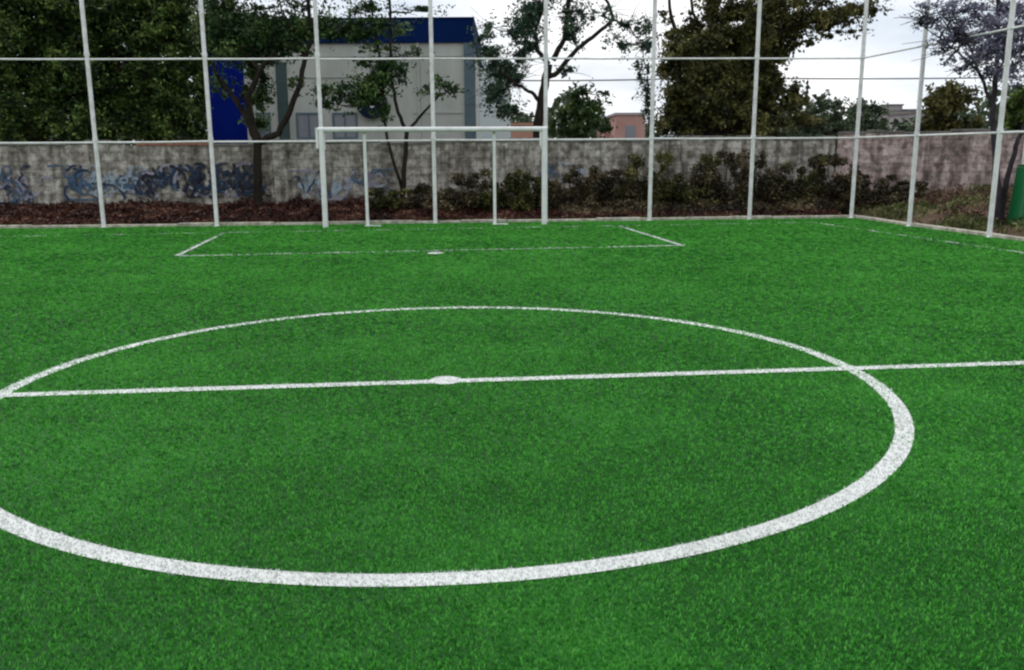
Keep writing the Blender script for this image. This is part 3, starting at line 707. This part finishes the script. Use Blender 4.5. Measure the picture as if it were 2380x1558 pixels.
# -- big dense tree right of centre
Y6 = 26.
b6 = Vector((P(1650, 400, Y6).x, Y6, 0))
tree('broad_tree', 'broad dense olive-brown tree right of centre, spreading far out to the right', GT, tuple(b6),
     [([b6, P(1650, 250, Y6), P(1652, 100, Y6), P(1650, -60, Y6)], .2, .07),
      ([P(1650, 220, Y6), P(1590, 120, Y6 - .4), P(1560, 40, Y6 - .5), P(1548, -50, Y6)], .1, .03),
      ([P(1650, 180, Y6), P(1740, 110, Y6 - .3), P(1840, 60, Y6 - .3), P(1960, 30, Y6), P(2030, 10, Y6)], .12, .03),
      ([P(1740, 110, Y6 - .3), P(1760, 30, Y6), P(1780, -60, Y6)], .07, .03),
      ([P(1652, 120, Y6), P(1610, 30, Y6), P(1600, -60, Y6)], .06, .03)],
     rows(1558, 1800, 140, 305, 36, 30, 34, 28, 850, (-1.3, .9), 8, 6)
     + rows(1570, 1830, 80, 130, 40, 30, 34, 26, 750, (-1.2, .8), 8, 6)
     + rows(1650, 1840, 10, 60, 44, 32, 38, 26, 600, (-1.0, .8))
     + [(1560, 85, 24, 30, 130), (1545, 45, 20, 24, 50), (1600, 45, 26, 20, 60), (1850, 55, 46, 34, 900), (1905, 50, 46, 32, 800), (1955, 40, 44, 28, 650), (2005, 20, 44, 24, 550), (2035, 25, 22, 16, 120), (1880, 95, 34, 18, 130), (1930, 85, 30, 14, 70), (1980, 75, 26, 14, 45), (1835, 110, 26, 18, 130), (1840, 15, 50, 24, 330), (1900, 5, 50, 22, 330), (2010, 70, 20, 10, 24), (1825, 250, 34, 22, 260), (1845, 280, 38, 20, 500), (1860, 240, 30, 24, 300), (1830, 225, 26, 26, 350), (1870, 285, 34, 18, 400), (1800, 215, 22, 20, 110)]
     + rows(1560, 2020, -70, -40, 60, 40, 50, 34, 300, (-1, 1)),
     'leaf_brown', leaf=.075, Yc=Y6, twigs=4)

# -- mid green trees beyond the wall on the right
GF = 'small trees beyond the wall on the right'
for (px, py, rx, ry, Yd, n_, lb) in [(1915, 262, 56, 42, 42, 1800, 'mid green tree beyond the wall, between the broad tree and the corner fence post'),
                                     (2005, 268, 56, 38, 46, 1700, 'thin-topped green tree beyond the wall just past the corner fence post'),
                                     (2205, 250, 66, 54, 30, 3200, 'rounded bright olive tree over the pinkish wall'),
                                     (2370, 245, 46, 50, 28, 2600, 'dark green tree over the wall at the picture edge, farthest right')]:
    cl = [(px + random.uniform(-.6, .6) * rx, py + random.uniform(-.6, .5) * ry, rx * .42, ry * .36, n_ // 8, random.uniform(-.6, .6)) for _ in range(10)]
    cl += [(px + t_ * rx, 296, rx * .36, 18, n_ // 6, random.uniform(-.6, .6)) for t_ in (-.85, -.45, 0, .45, .85)]
    cl += [(px, py - ry * .8, rx * .25, ry * .3, n_ // 24)]
    bp_ = P(px, 400, Yd)
    tree('leafy_tree', lb, GF, (bp_.x, Yd, 0), [(trunk_pts(px, Yd, py - ry * .5), .12, .03)], cl, 'leaf_far' if Yd > 40 else ('leaf_brown' if px < 2300 else 'leaf_dark'), leaf=.10, Yc=Yd, twigs=3)

# -- leaning tree outside the side fence
Y7 = 17.6
b7 = Vector((P(2322, 540, Y7).x, Y7, 0))
tree('leaning_tree', 'sparse lilac-grey tree with two dark stems outside the side fence', GT, tuple(b7),
     [([b7, P(2318, 430, Y7), P(2314, 350, Y7 + .2), P(2306, 270, Y7 + .3), P(2312, 190, Y7 + .3), P(2322, 100, Y7 + .2), P(2320, 0, Y7), P(2318, -60, Y7)], .085, .03),
      ([b7 + Vector((.03, .02, .1)), P(2330, 480, Y7), P(2345, 400, Y7), P(2368, 320, Y7 - .1), P(2400, 240, Y7 - .2), P(2430, 120, Y7 - .2)], .065, .03),
      ([P(2306, 250, Y7 + .3), P(2278, 175, Y7 + .3), P(2250, 100, Y7 + .4), P(2215, 30, Y7 + .4)], .04, .012),
      ([P(2278, 175, Y7 + .3), P(2225, 120, Y7), P(2170, 80, Y7), P(2135, 55, Y7)], .022, .006),
      ([P(2312, 190, Y7 + .3), P(2345, 110, Y7 + .4), P(2370, 20, Y7 + .4)], .03, .01)],
     [(2300, 60, 50, 44, 520), (2250, 90, 44, 34, 300), (2340, 100, 44, 44, 480), (2215, 40, 40, 30, 170), (2200, 100, 32, 24, 90), (2175, 45, 36, 16, 80), (2145, 50, 20, 16, 40), (2270, 140, 36, 24, 200), (2350, 170, 34, 30, 240), (2250, 20, 50, 26, 240), (2340, 20, 50, 26, 300), (2160, 20, 40, 18, 90), (2230, 75, 44, 26, 200), (2310, 120, 50, 30, 380), (2360, 120, 40, 40, 300), (2200, 140, 24, 14, 40), (2310, 170, 30, 22, 130), (2375, 60, 30, 50, 200), (2235, 165, 22, 14, 40), (2300, -50, 110, 34, 600), (2180, 120, 22, 10, 24)],
     'leaf_lilac', 'bark_grey', leaf=.038, Yc=Y7, twigs=16, twl=.9, dens=1.45, soft=.6)

# ------------------------------------------------------------------ low plants between kerb and wall
def shrub(px, w, h, Yd, mat, label, n_, leaf=.06, z0=.12):
    ce = P(px, 450, Yd); k = Yd / F; rx = w * k
    root = empty('shrub', (ce.x, Yd, z0), label, 'shrub', 'shrubs along the foot of the wall')
    mb = MB(); pts = []
    for _ in range(14):
        an = random.uniform(0, 6.28); e = Vector((ce.x + math.cos(an) * rx * random.uniform(.2, .9), Yd + math.sin(an) * .35, z0 + h * random.uniform(.4, 1.2)))
        b_ = Vector((ce.x + random.uniform(-.1, .1), Yd + random.uniform(-.06, .06), z0 - .03))
        limb(mb, [b_, b_.lerp(e, .5) + Vector((0, 0, .1)), e], .012, .004, 2, .03, 5)
        pts.append(ell_points(e, (rx * random.uniform(.14, .34), .18, h * random.uniform(.08, .2)), n_ // 28, .6))
    for _ in range(12):
        c_ = (ce.x + random.uniform(-1., 1.) * rx, Yd + random.uniform(-.25, .25), z0 + h * random.uniform(.15, .7))
        pts.append(ell_points(c_, (rx * .36, .25, h * .22), n_ // 24, .6))
    part(mb, 'stem', M['bark'], root); leaves('foliage', np.concatenate(pts), leaf, M[mat], root, loc=tuple(root.location))
shr = [(905, 50, .55, 22.2, 'leaf_brown', 'low dark shrub at the wall just left of the middle goal tree'),
       (985, 55, .62, 22.0, 'leaf_scrub', 'low olive shrub behind the goal, left of the central fence post'),
       (1080, 60, .70, 22.2, 'leaf_scrub', 'olive shrub behind the goal between the central post and the next upright'),
       (1175, 60, .72, 22.2, 'leaf_brown', 'dark shrub behind the right end of the goal'),
       (1250, 50, .78, 22.5, 'leaf_brown', 'dark shrub right behind the right goal post'),
       (1330, 60, .80, 22.4, 'leaf_scrub', 'olive-brown shrub just right of the goal'),
       (1415, 66, 1.05, 22.7, 'leaf_scrub', 'tall brown-green shrub halfway between goal and next fence post'),
       (1500, 60, .95, 22.8, 'leaf_brown', 'dark shrub behind the first fence post right of the goal'),
       (1590, 60, .88, 22.8, 'leaf_brown', 'dark shrub right of the wall pier'),
       (1680, 66, 1.06, 22.9, 'leaf_scrub', 'tall dark olive shrub under the broad tree'),
       (1765, 60, .95, 22.9, 'leaf_scrub', 'brownish shrub behind the second fence post right of the goal'),
       (1850, 66, 1.2, 23.1, 'leaf_brown', 'tallest dark shrub, against the wall before the corner post'),
       (1935, 60, 1.05, 23.0, 'leaf_scrub', 'brown-green shrub behind the corner fence post'),
       (2025, 62, .85, 22.6, 'leaf_scrub', 'shrub just past the corner fence post'),
       (2105, 52, .62, 22.0, 'leaf_scrub', 'low brown shrub behind the side fence post'),
       (1640, 40, 1.0, 23.2, 'leaf_brown', 'narrow dark shrub close against the wall under the broad tree')]
for (px, w, h, Yd, mat, lb) in shr: shrub(px, w, h * random.uniform(.82, 1.22), Yd, mat, lb, 4200, .05)

def cover(name, label, x0, x1, yf, yb, zf, mats, n_, size, hgt_, up=.0):
    x = rng.uniform(x0, x1, n_); s = rng.random(n_)
    y = yf(x) + (yb(x) - yf(x)) * s; hn = .55 + .45 * np.sin(x * 3.3 + 1.7 * np.sin(x * 1.1)) * np.cos(y * 2.2)
    z = zf(x, s) + rng.random(n_) ** 1.4 * hgt_(x, s) * (.5 + .6 * hn)
    return tag(leaves(name, np.stack([x, y, z], 1), size, M[mats], None, up, 2.2), label, kind='stuff')
cover('undergrowth', 'dry rust-red ground cover at the foot of the graffiti wall', -17, -1.5, lambda x: FY(x) + .25, lambda x: WY(x) - .1,
      lambda x, s: .16 * s + .02, 'leaf_rust', 60000, .055, lambda x, s: .10 + .24 * s)
cover('undergrowth', 'mixed brown weeds among the shrubs on the right', -2.5, 8.1, lambda x: FY(x) + .22, lambda x: WY(x) - .1,
      lambda x, s: .16 * s + .02, 'leaf_rust', 30000, .055, lambda x, s: .08 + .18 * s)
cover('undergrowth', 'low olive-brown tangle of dry plants between the shrubs right of the goal', 1.2, 9.0, lambda x: FY(x) + .9, lambda x: WY(x) - .1,
      lambda x, s: .16 * s + .02, 'leaf_scrub', 30000, .05, lambda x, s: .25 + .45 * s)
cover('weeds', 'yellowish weeds scattered along the back of the kerb', -12, 8.0, lambda x: FY(x) + .14, lambda x: FY(x) + .6,
      lambda x, s: .01 + 0 * s, 'leaf_grass', 5000, .05, lambda x, s: .07 + 0 * s, -1.2)
# grassy slope outside the side fence
gs = MB(); nn_, mm_ = 50, 26; cs = []
def slope_z(x, y): return .004 + max(0, min(1, (x - 9.1 - .18 * (18 - y)) / 3.2)) ** .8 * .55 + .05 * math.sin(x * 2.3) * math.cos(y * 1.7) * max(0, min(1, (x - 9.5)))
for i in range(nn_ + 1):
    y = 10.0 + (13.2) * i / nn_
    xs_ = side_x(min(y, CORNER.y)) + .12
    for j in range(mm_ + 1):
        x = xs_ + (15.5 - xs_) * j / mm_; cs.append((x, min(y, 23.6), slope_z(x, y) if j else .004))
gs.add(cs, [(i * (mm_ + 1) + j, i * (mm_ + 1) + j + 1, (i + 1) * (mm_ + 1) + j + 1, (i + 1) * (mm_ + 1) + j) for i in range(nn_) for j in range(mm_)])
tag(gs.build('slope', M['dirt'], smooth=True), 'earth slope outside the side fence', kind='structure')
k_ = 26000; yy_ = rng.uniform(12, 23, k_); xx_ = 8.75 + (20 - yy_) * .1 + rng.random(k_) ** 1.2 * 5.5
zz_ = np.array([slope_z(a, b) for a, b in zip(xx_, yy_)]) + rng.random(k_) * .16
ok = (np.sin(xx_ * 2.9) * np.cos(yy_ * 2.1) + rng.normal(0, .5, k_)) > .05
ok &= xx_ > np.interp(yy_, [p.y for p in SIDE[::-1]], [p.x for p in SIDE[::-1]]) + .12
tag(leaves('grass', np.stack([xx_, yy_, zz_], 1)[ok], .045, M['leaf_grass'], None, -1.4, 3.), 'patchy yellow-green grass on the slope outside the side fence', kind='stuff')
k_ = 12000; yy_ = rng.uniform(17.5, 22.8, k_); xx_ = 9.6 + rng.random(k_) * 5
zz_ = np.array([slope_z(a, b) for a, b in zip(xx_, yy_)]) + rng.random(k_) * .2
ok = (np.sin(xx_ * 1.9 + 1) * np.cos(yy_ * 1.7) + rng.normal(0, .3, k_)) > -.15
tag(leaves('undergrowth', np.stack([xx_, yy_, zz_], 1)[ok], .05, M['leaf_brush'], None, 0, 2.), 'reddish dry brush against the pinkish wall', kind='stuff')

# ------------------------------------------------------------------ buildings
YB = 33.
def bx_(px0, px1, py0, py1, Yf, Yb_, mb=None):
    a = P(px0, py1, Yf); b = P(px1, py0, Yf); mb = mb or MB()
    mb.box((a.x, Yf, a.z), (b.x, Yb_, b.z)); return mb
zt_b = P(1000, 100, YB).z; xr = P(1097, 100, YB).x; xl = P(470, 100, YB).x; xm = P(562, 100, YB).x
bd = empty('school_building', ((xl + xr) / 2, YB, 0), 'flat-roofed pale grey building with a navy blue parapet behind the goal', 'building')
part(MB().box((xm, YB, 0), (xr - .03, YB + 9, zt_b)), 'wall', M['bwall'], bd)
part(MB().box((xl, YB - .003, 0), (xm - .002, YB + 9, zt_b)), 'wall', M['blue'], bd)['label'] = 'bright blue end wall'
zpt = P(1000, 45, YB).z
mbp = MB().box((xl - .05, YB - .12, zt_b + .002), (xr + .06, YB + 9.1, zpt)); mbp.box((xl - .07, YB - .15, zpt), (xr + .09, YB + 9.13, zpt + .05))
part(mbp, 'parapet', M['blue_dark'], bd, bevel=.01)
x0, x1 = P(1076, 0, YB).x, P(1102, 0, YB).x
part(MB().box((x0, YB - .10, 0), (x1, YB + .3, zt_b - .003)), 'pilaster', M['slate'], bd)
x0, x1 = P(632, 0, YB).x, P(657, 0, YB).x
part(MB().box((x0, YB - .08, 0), (x1, YB - .001, P(640, 146, YB).z)), 'pilaster', M['tealdark'], bd)
for (a, b, c) in ((662, 830, 180), (662, 1074, 132), (960, 1074, 262)):
    q0, q1 = P(a, c, YB), P(b, c, YB); part(MB().box((q0.x, YB - .035, q0.z - .03), (q1.x, YB - .001, q0.z + .03)), 'ledge', M['bwall'], bd)
def window(px0, px1, py0, py1):
    a = P(px0, py1, YB); b = P(px1, py0, YB); mb = MB(); w = .07
    for (xa, xb, za, zb) in ((a.x, b.x, a.z, a.z + w), (a.x, b.x, b.z - w, b.z), (a.x, a.x + w, a.z + w, b.z - w), (b.x - w, b.x, a.z + w, b.z - w), ((a.x + b.x) / 2 - .02, (a.x + b.x) / 2 + .02, a.z + w, b.z - w)):
        mb.box((xa, YB - .06, za), (xb, YB - .002, zb))
    f_ = part(mb, 'window', M['slate'], bd)
    g_ = MB().box((a.x + w + .002, YB - .03, a.z + w + .002), (b.x - w - .002, YB - .003, b.z - w - .002)).build('pane', M['glass'], f_, loc=tuple(bd.location))
    s_ = MB().box((a.x - .06, YB - .12, a.z - .06), (b.x + .06, YB - .002, a.z - .003)).build('sill', M['bwall'], f_, loc=tuple(bd.location))
window(691, 747, 262, 324); window(775, 830, 262, 324); window(600, 628, 262, 324)
part(MB().tube([(P(968, 0, YB).x, YB - .05, 0), (P(968, 0, YB).x, YB - .05, zt_b)], .045, 10), 'downpipe', M['bwall'], bd)
# roof clutter line and a round sign on its own bracket
sg = P(864, 240, YB - .2); r_ = .56
srt = empty('round_sign', (sg.x, YB - .2, sg.z), 'round dark navy sign with a small white mark on the building front', 'sign')
mb = MB().tube([(sg.x, YB - .22, sg.z), (sg.x, YB - .26, sg.z)], r_, 40); part(mb, 'disc', M['signnavy'], srt)
mb = MB().tube([(sg.x + .02, YB - .262, sg.z - .08), (sg.x + .02, YB - .268, sg.z - .08)], .09, 24); part(mb, 'mark', M['palewall'], srt)
mb = MB().box((sg.x - .05, YB - .22, sg.z - .3), (sg.x + .05, YB, sg.z + .3)); part(mb, 'bracket', M['slate'], srt)

def house(name, px0, px1, pyt, Yf, depth, mat, label, roofmat=None, wins=0, group=None):
    a, b = P(px0, pyt, Yf), P(px1, pyt, Yf)
    h = empty(name, ((a.x + b.x) / 2, Yf, 0), label, 'building', group)
    part(MB().box((a.x, Yf, -.2), (b.x, Yf + depth, a.z)), 'wall', M[mat], h)
    part(MB().box((a.x - .1, Yf - .1, a.z + .002), (b.x + .1, Yf + depth + .1, a.z + .16)), 'roof', M[roofmat or 'coping'], h)
    for i in range(wins):
        w = (b.x - a.x) / (wins * 2 + 1); x = a.x + w * (2 * i + 1)
        part(MB().box((x, Yf - .03, a.z - 1.7), (x + w, Yf - .002, a.z - .7)), 'window', M['glass'], h)
GH_ = 'houses far beyond the wall'
house('annex_building', 1108, 1186, 152, 46, 9, 'palewall', 'pale whitish building half hidden by leaves right of the blue parapet', 'palewall', 0, GH_)
house('house', 1180, 1262, 292, 60, 8, 'orangewall', 'low orange-brown building seen over the crossbar end', 'orangewall', 0, GH_)
house('house', 1432, 1500, 268, 62, 8, 'redwall', 'brick-red house beyond the wall right of the bushy tree', 'greywall', 1, GH_)
house('house', 1404, 1440, 290, 66, 6, 'redwall', 'lower red wing beside the brick-red house', 'greywall', 0, GH_)
for i, (a, b, t, Yd, mt, lb) in enumerate([(2062, 2098, 246, 95, 'greywall', 'taller pinkish grey house on the far hillside'), (2096, 2140, 258, 85, 'greywall', 'wide pinkish grey house low on the far hillside'), (2040, 2066, 262, 90, 'palewall', 'small pale house left end of the far hillside row'), (2140, 2175, 262, 80, 'greywall', 'grey house right end of the far hillside row')]):
    house('house', a, b, t, Yd, 7, mt, lb, 'coping', 2, GH_)

# far hill
hb_ = MB(); nx, ny = 90, 14; cs = []
for i in range(nx + 1):
    x = -60 + 420 * i / nx
    for j in range(ny + 1):
        s = j / ny; y = 130 + 200 * s
        e = math.exp(-((x - 95) / 75) ** 2) * 7.5 + math.exp(-((x - 30) / 40) ** 2) * 2.5
        cs.append((x, y, -1 + math.sin(math.pi * min(1, s * 1.1) / 1.1 * .9) ** .9 * e * (1 + .12 * math.sin(x * .21) + .06 * math.sin(x * .7 + y * .1))))
hb_.add(cs, [(i * (ny + 1) + j, (i + 1) * (ny + 1) + j, (i + 1) * (ny + 1) + j + 1, i * (ny + 1) + j + 1) for i in range(nx) for j in range(ny)])
tag(hb_.build('hill', M['hill'], smooth=True), 'low hazy hillside on the right horizon', kind='structure')
# far tree belt that closes the horizon behind wall and buildings
fx = rng.uniform(-60, 75, 26000); fy = 70 + rng.random(26000) * 14
fz = rng.random(26000) ** .7 * (4.4 + 1.5 * np.sin(fx * .35) + .9 * np.sin(fx * 1.1 + 2)).clip(.8)
tag(leaves('treeline', np.stack([fx, fy, fz], 1), .5, M['leaf_far'], None, 0, 1.4), 'far belt of green trees along the horizon', kind='stuff')

# ------------------------------------------------------------------ cable, poles and the green cabinet
YC = 48.
zc = P(1700, 180, YC).z
GP = 'poles carrying the overhead cable'
poles = []
for px, lb in ((1015, 'utility pole hidden behind the building'), (1648, 'slim dark utility pole rising through the broad tree'), (2560, 'utility pole off to the right')):
    p_ = P(px, 200, YC)
    poles.append(p_)
    if px == 1648:
        rt = empty('utility_pole', (p_.x, YC, 0), lb, 'pole')
        part(MB().tube([(p_.x, YC, 0), (p_.x, YC, 9.5)], [.14, .09], 12), 'mast', M['bark'], rt)
        part(MB().box((p_.x - .7, YC - .06, zc + .05), (p_.x + .7, YC + .06, zc + .17)), 'crossarm', M['bark'], rt)
mb = MB()
for a, b in zip(poles[:-1], poles[1:]):
    n_ = 24; pts = []
    for i in range(n_ + 1):
        t = i / n_; pts.append((a.x + (b.x - a.x) * t, YC, zc - .12 * 4 * t * (1 - t)))
    mb.tube(pts, .035, 6)
tag(mb.build('overhead_cable', M['cable']), 'dark overhead cable strung level across the white sky', 'cable')

cb = Vector((P(2366, 540, 17.3).x + .28, 17.35))
c_ = empty('utility_cabinet', (cb.x, cb.y, 0), 'green metal cabinet standing outside the side fence at the picture edge', 'cabinet')
a, b = Vector((cb.x - .36, cb.y - .22)), Vector((cb.x + .45, cb.y + .25))
mb = MB(); z0, z1 = .06, 1.30
mb.add([(a.x - .03, a.y, z0), (b.x, a.y, z0), (b.x, b.y, z0), (a.x - .03, b.y, z0), (a.x + .05, a.y + .04, z1), (b.x - .04, a.y + .04, z1), (b.x - .04, b.y - .04, z1), (a.x + .05, b.y - .04, z1)],
       [(3, 2, 1, 0), (4, 5, 6, 7), (0, 1, 5, 4), (1, 2, 6, 5), (2, 3, 7, 6), (3, 0, 4, 7)])
part(mb, 'body', M['cabinet'], c_, bevel=.04)
part(MB().box((a.x + .06, a.y + .02, z1 + .001), (b.x - .05, b.y - .05, z1 + .03)), 'lid', M['cabinet'], c_, bevel=.015)
part(MB().box((a.x + .0, a.y + .02, 0), (b.x - .03, b.y - .02, .099)), 'plinth', M['rubber'], c_)
part(MB().box((a.x + .12, a.y - .005, .22), (b.x - .12, a.y + .02, 1.20)), 'door', M['cabinet'], c_)
pw = P(2381, 400, 18.2)
tag(MB().tube([(pw.x, 18.2, 0), (pw.x, 18.2, 3.0), (pw.x + .05, 18.2, 6.5)], [.07, .06, .05], 14).build('steel_pole', M['white'], loc=(0, 0, 0)), 'pale steel pole beside the green cabinet at the picture edge', 'pole')
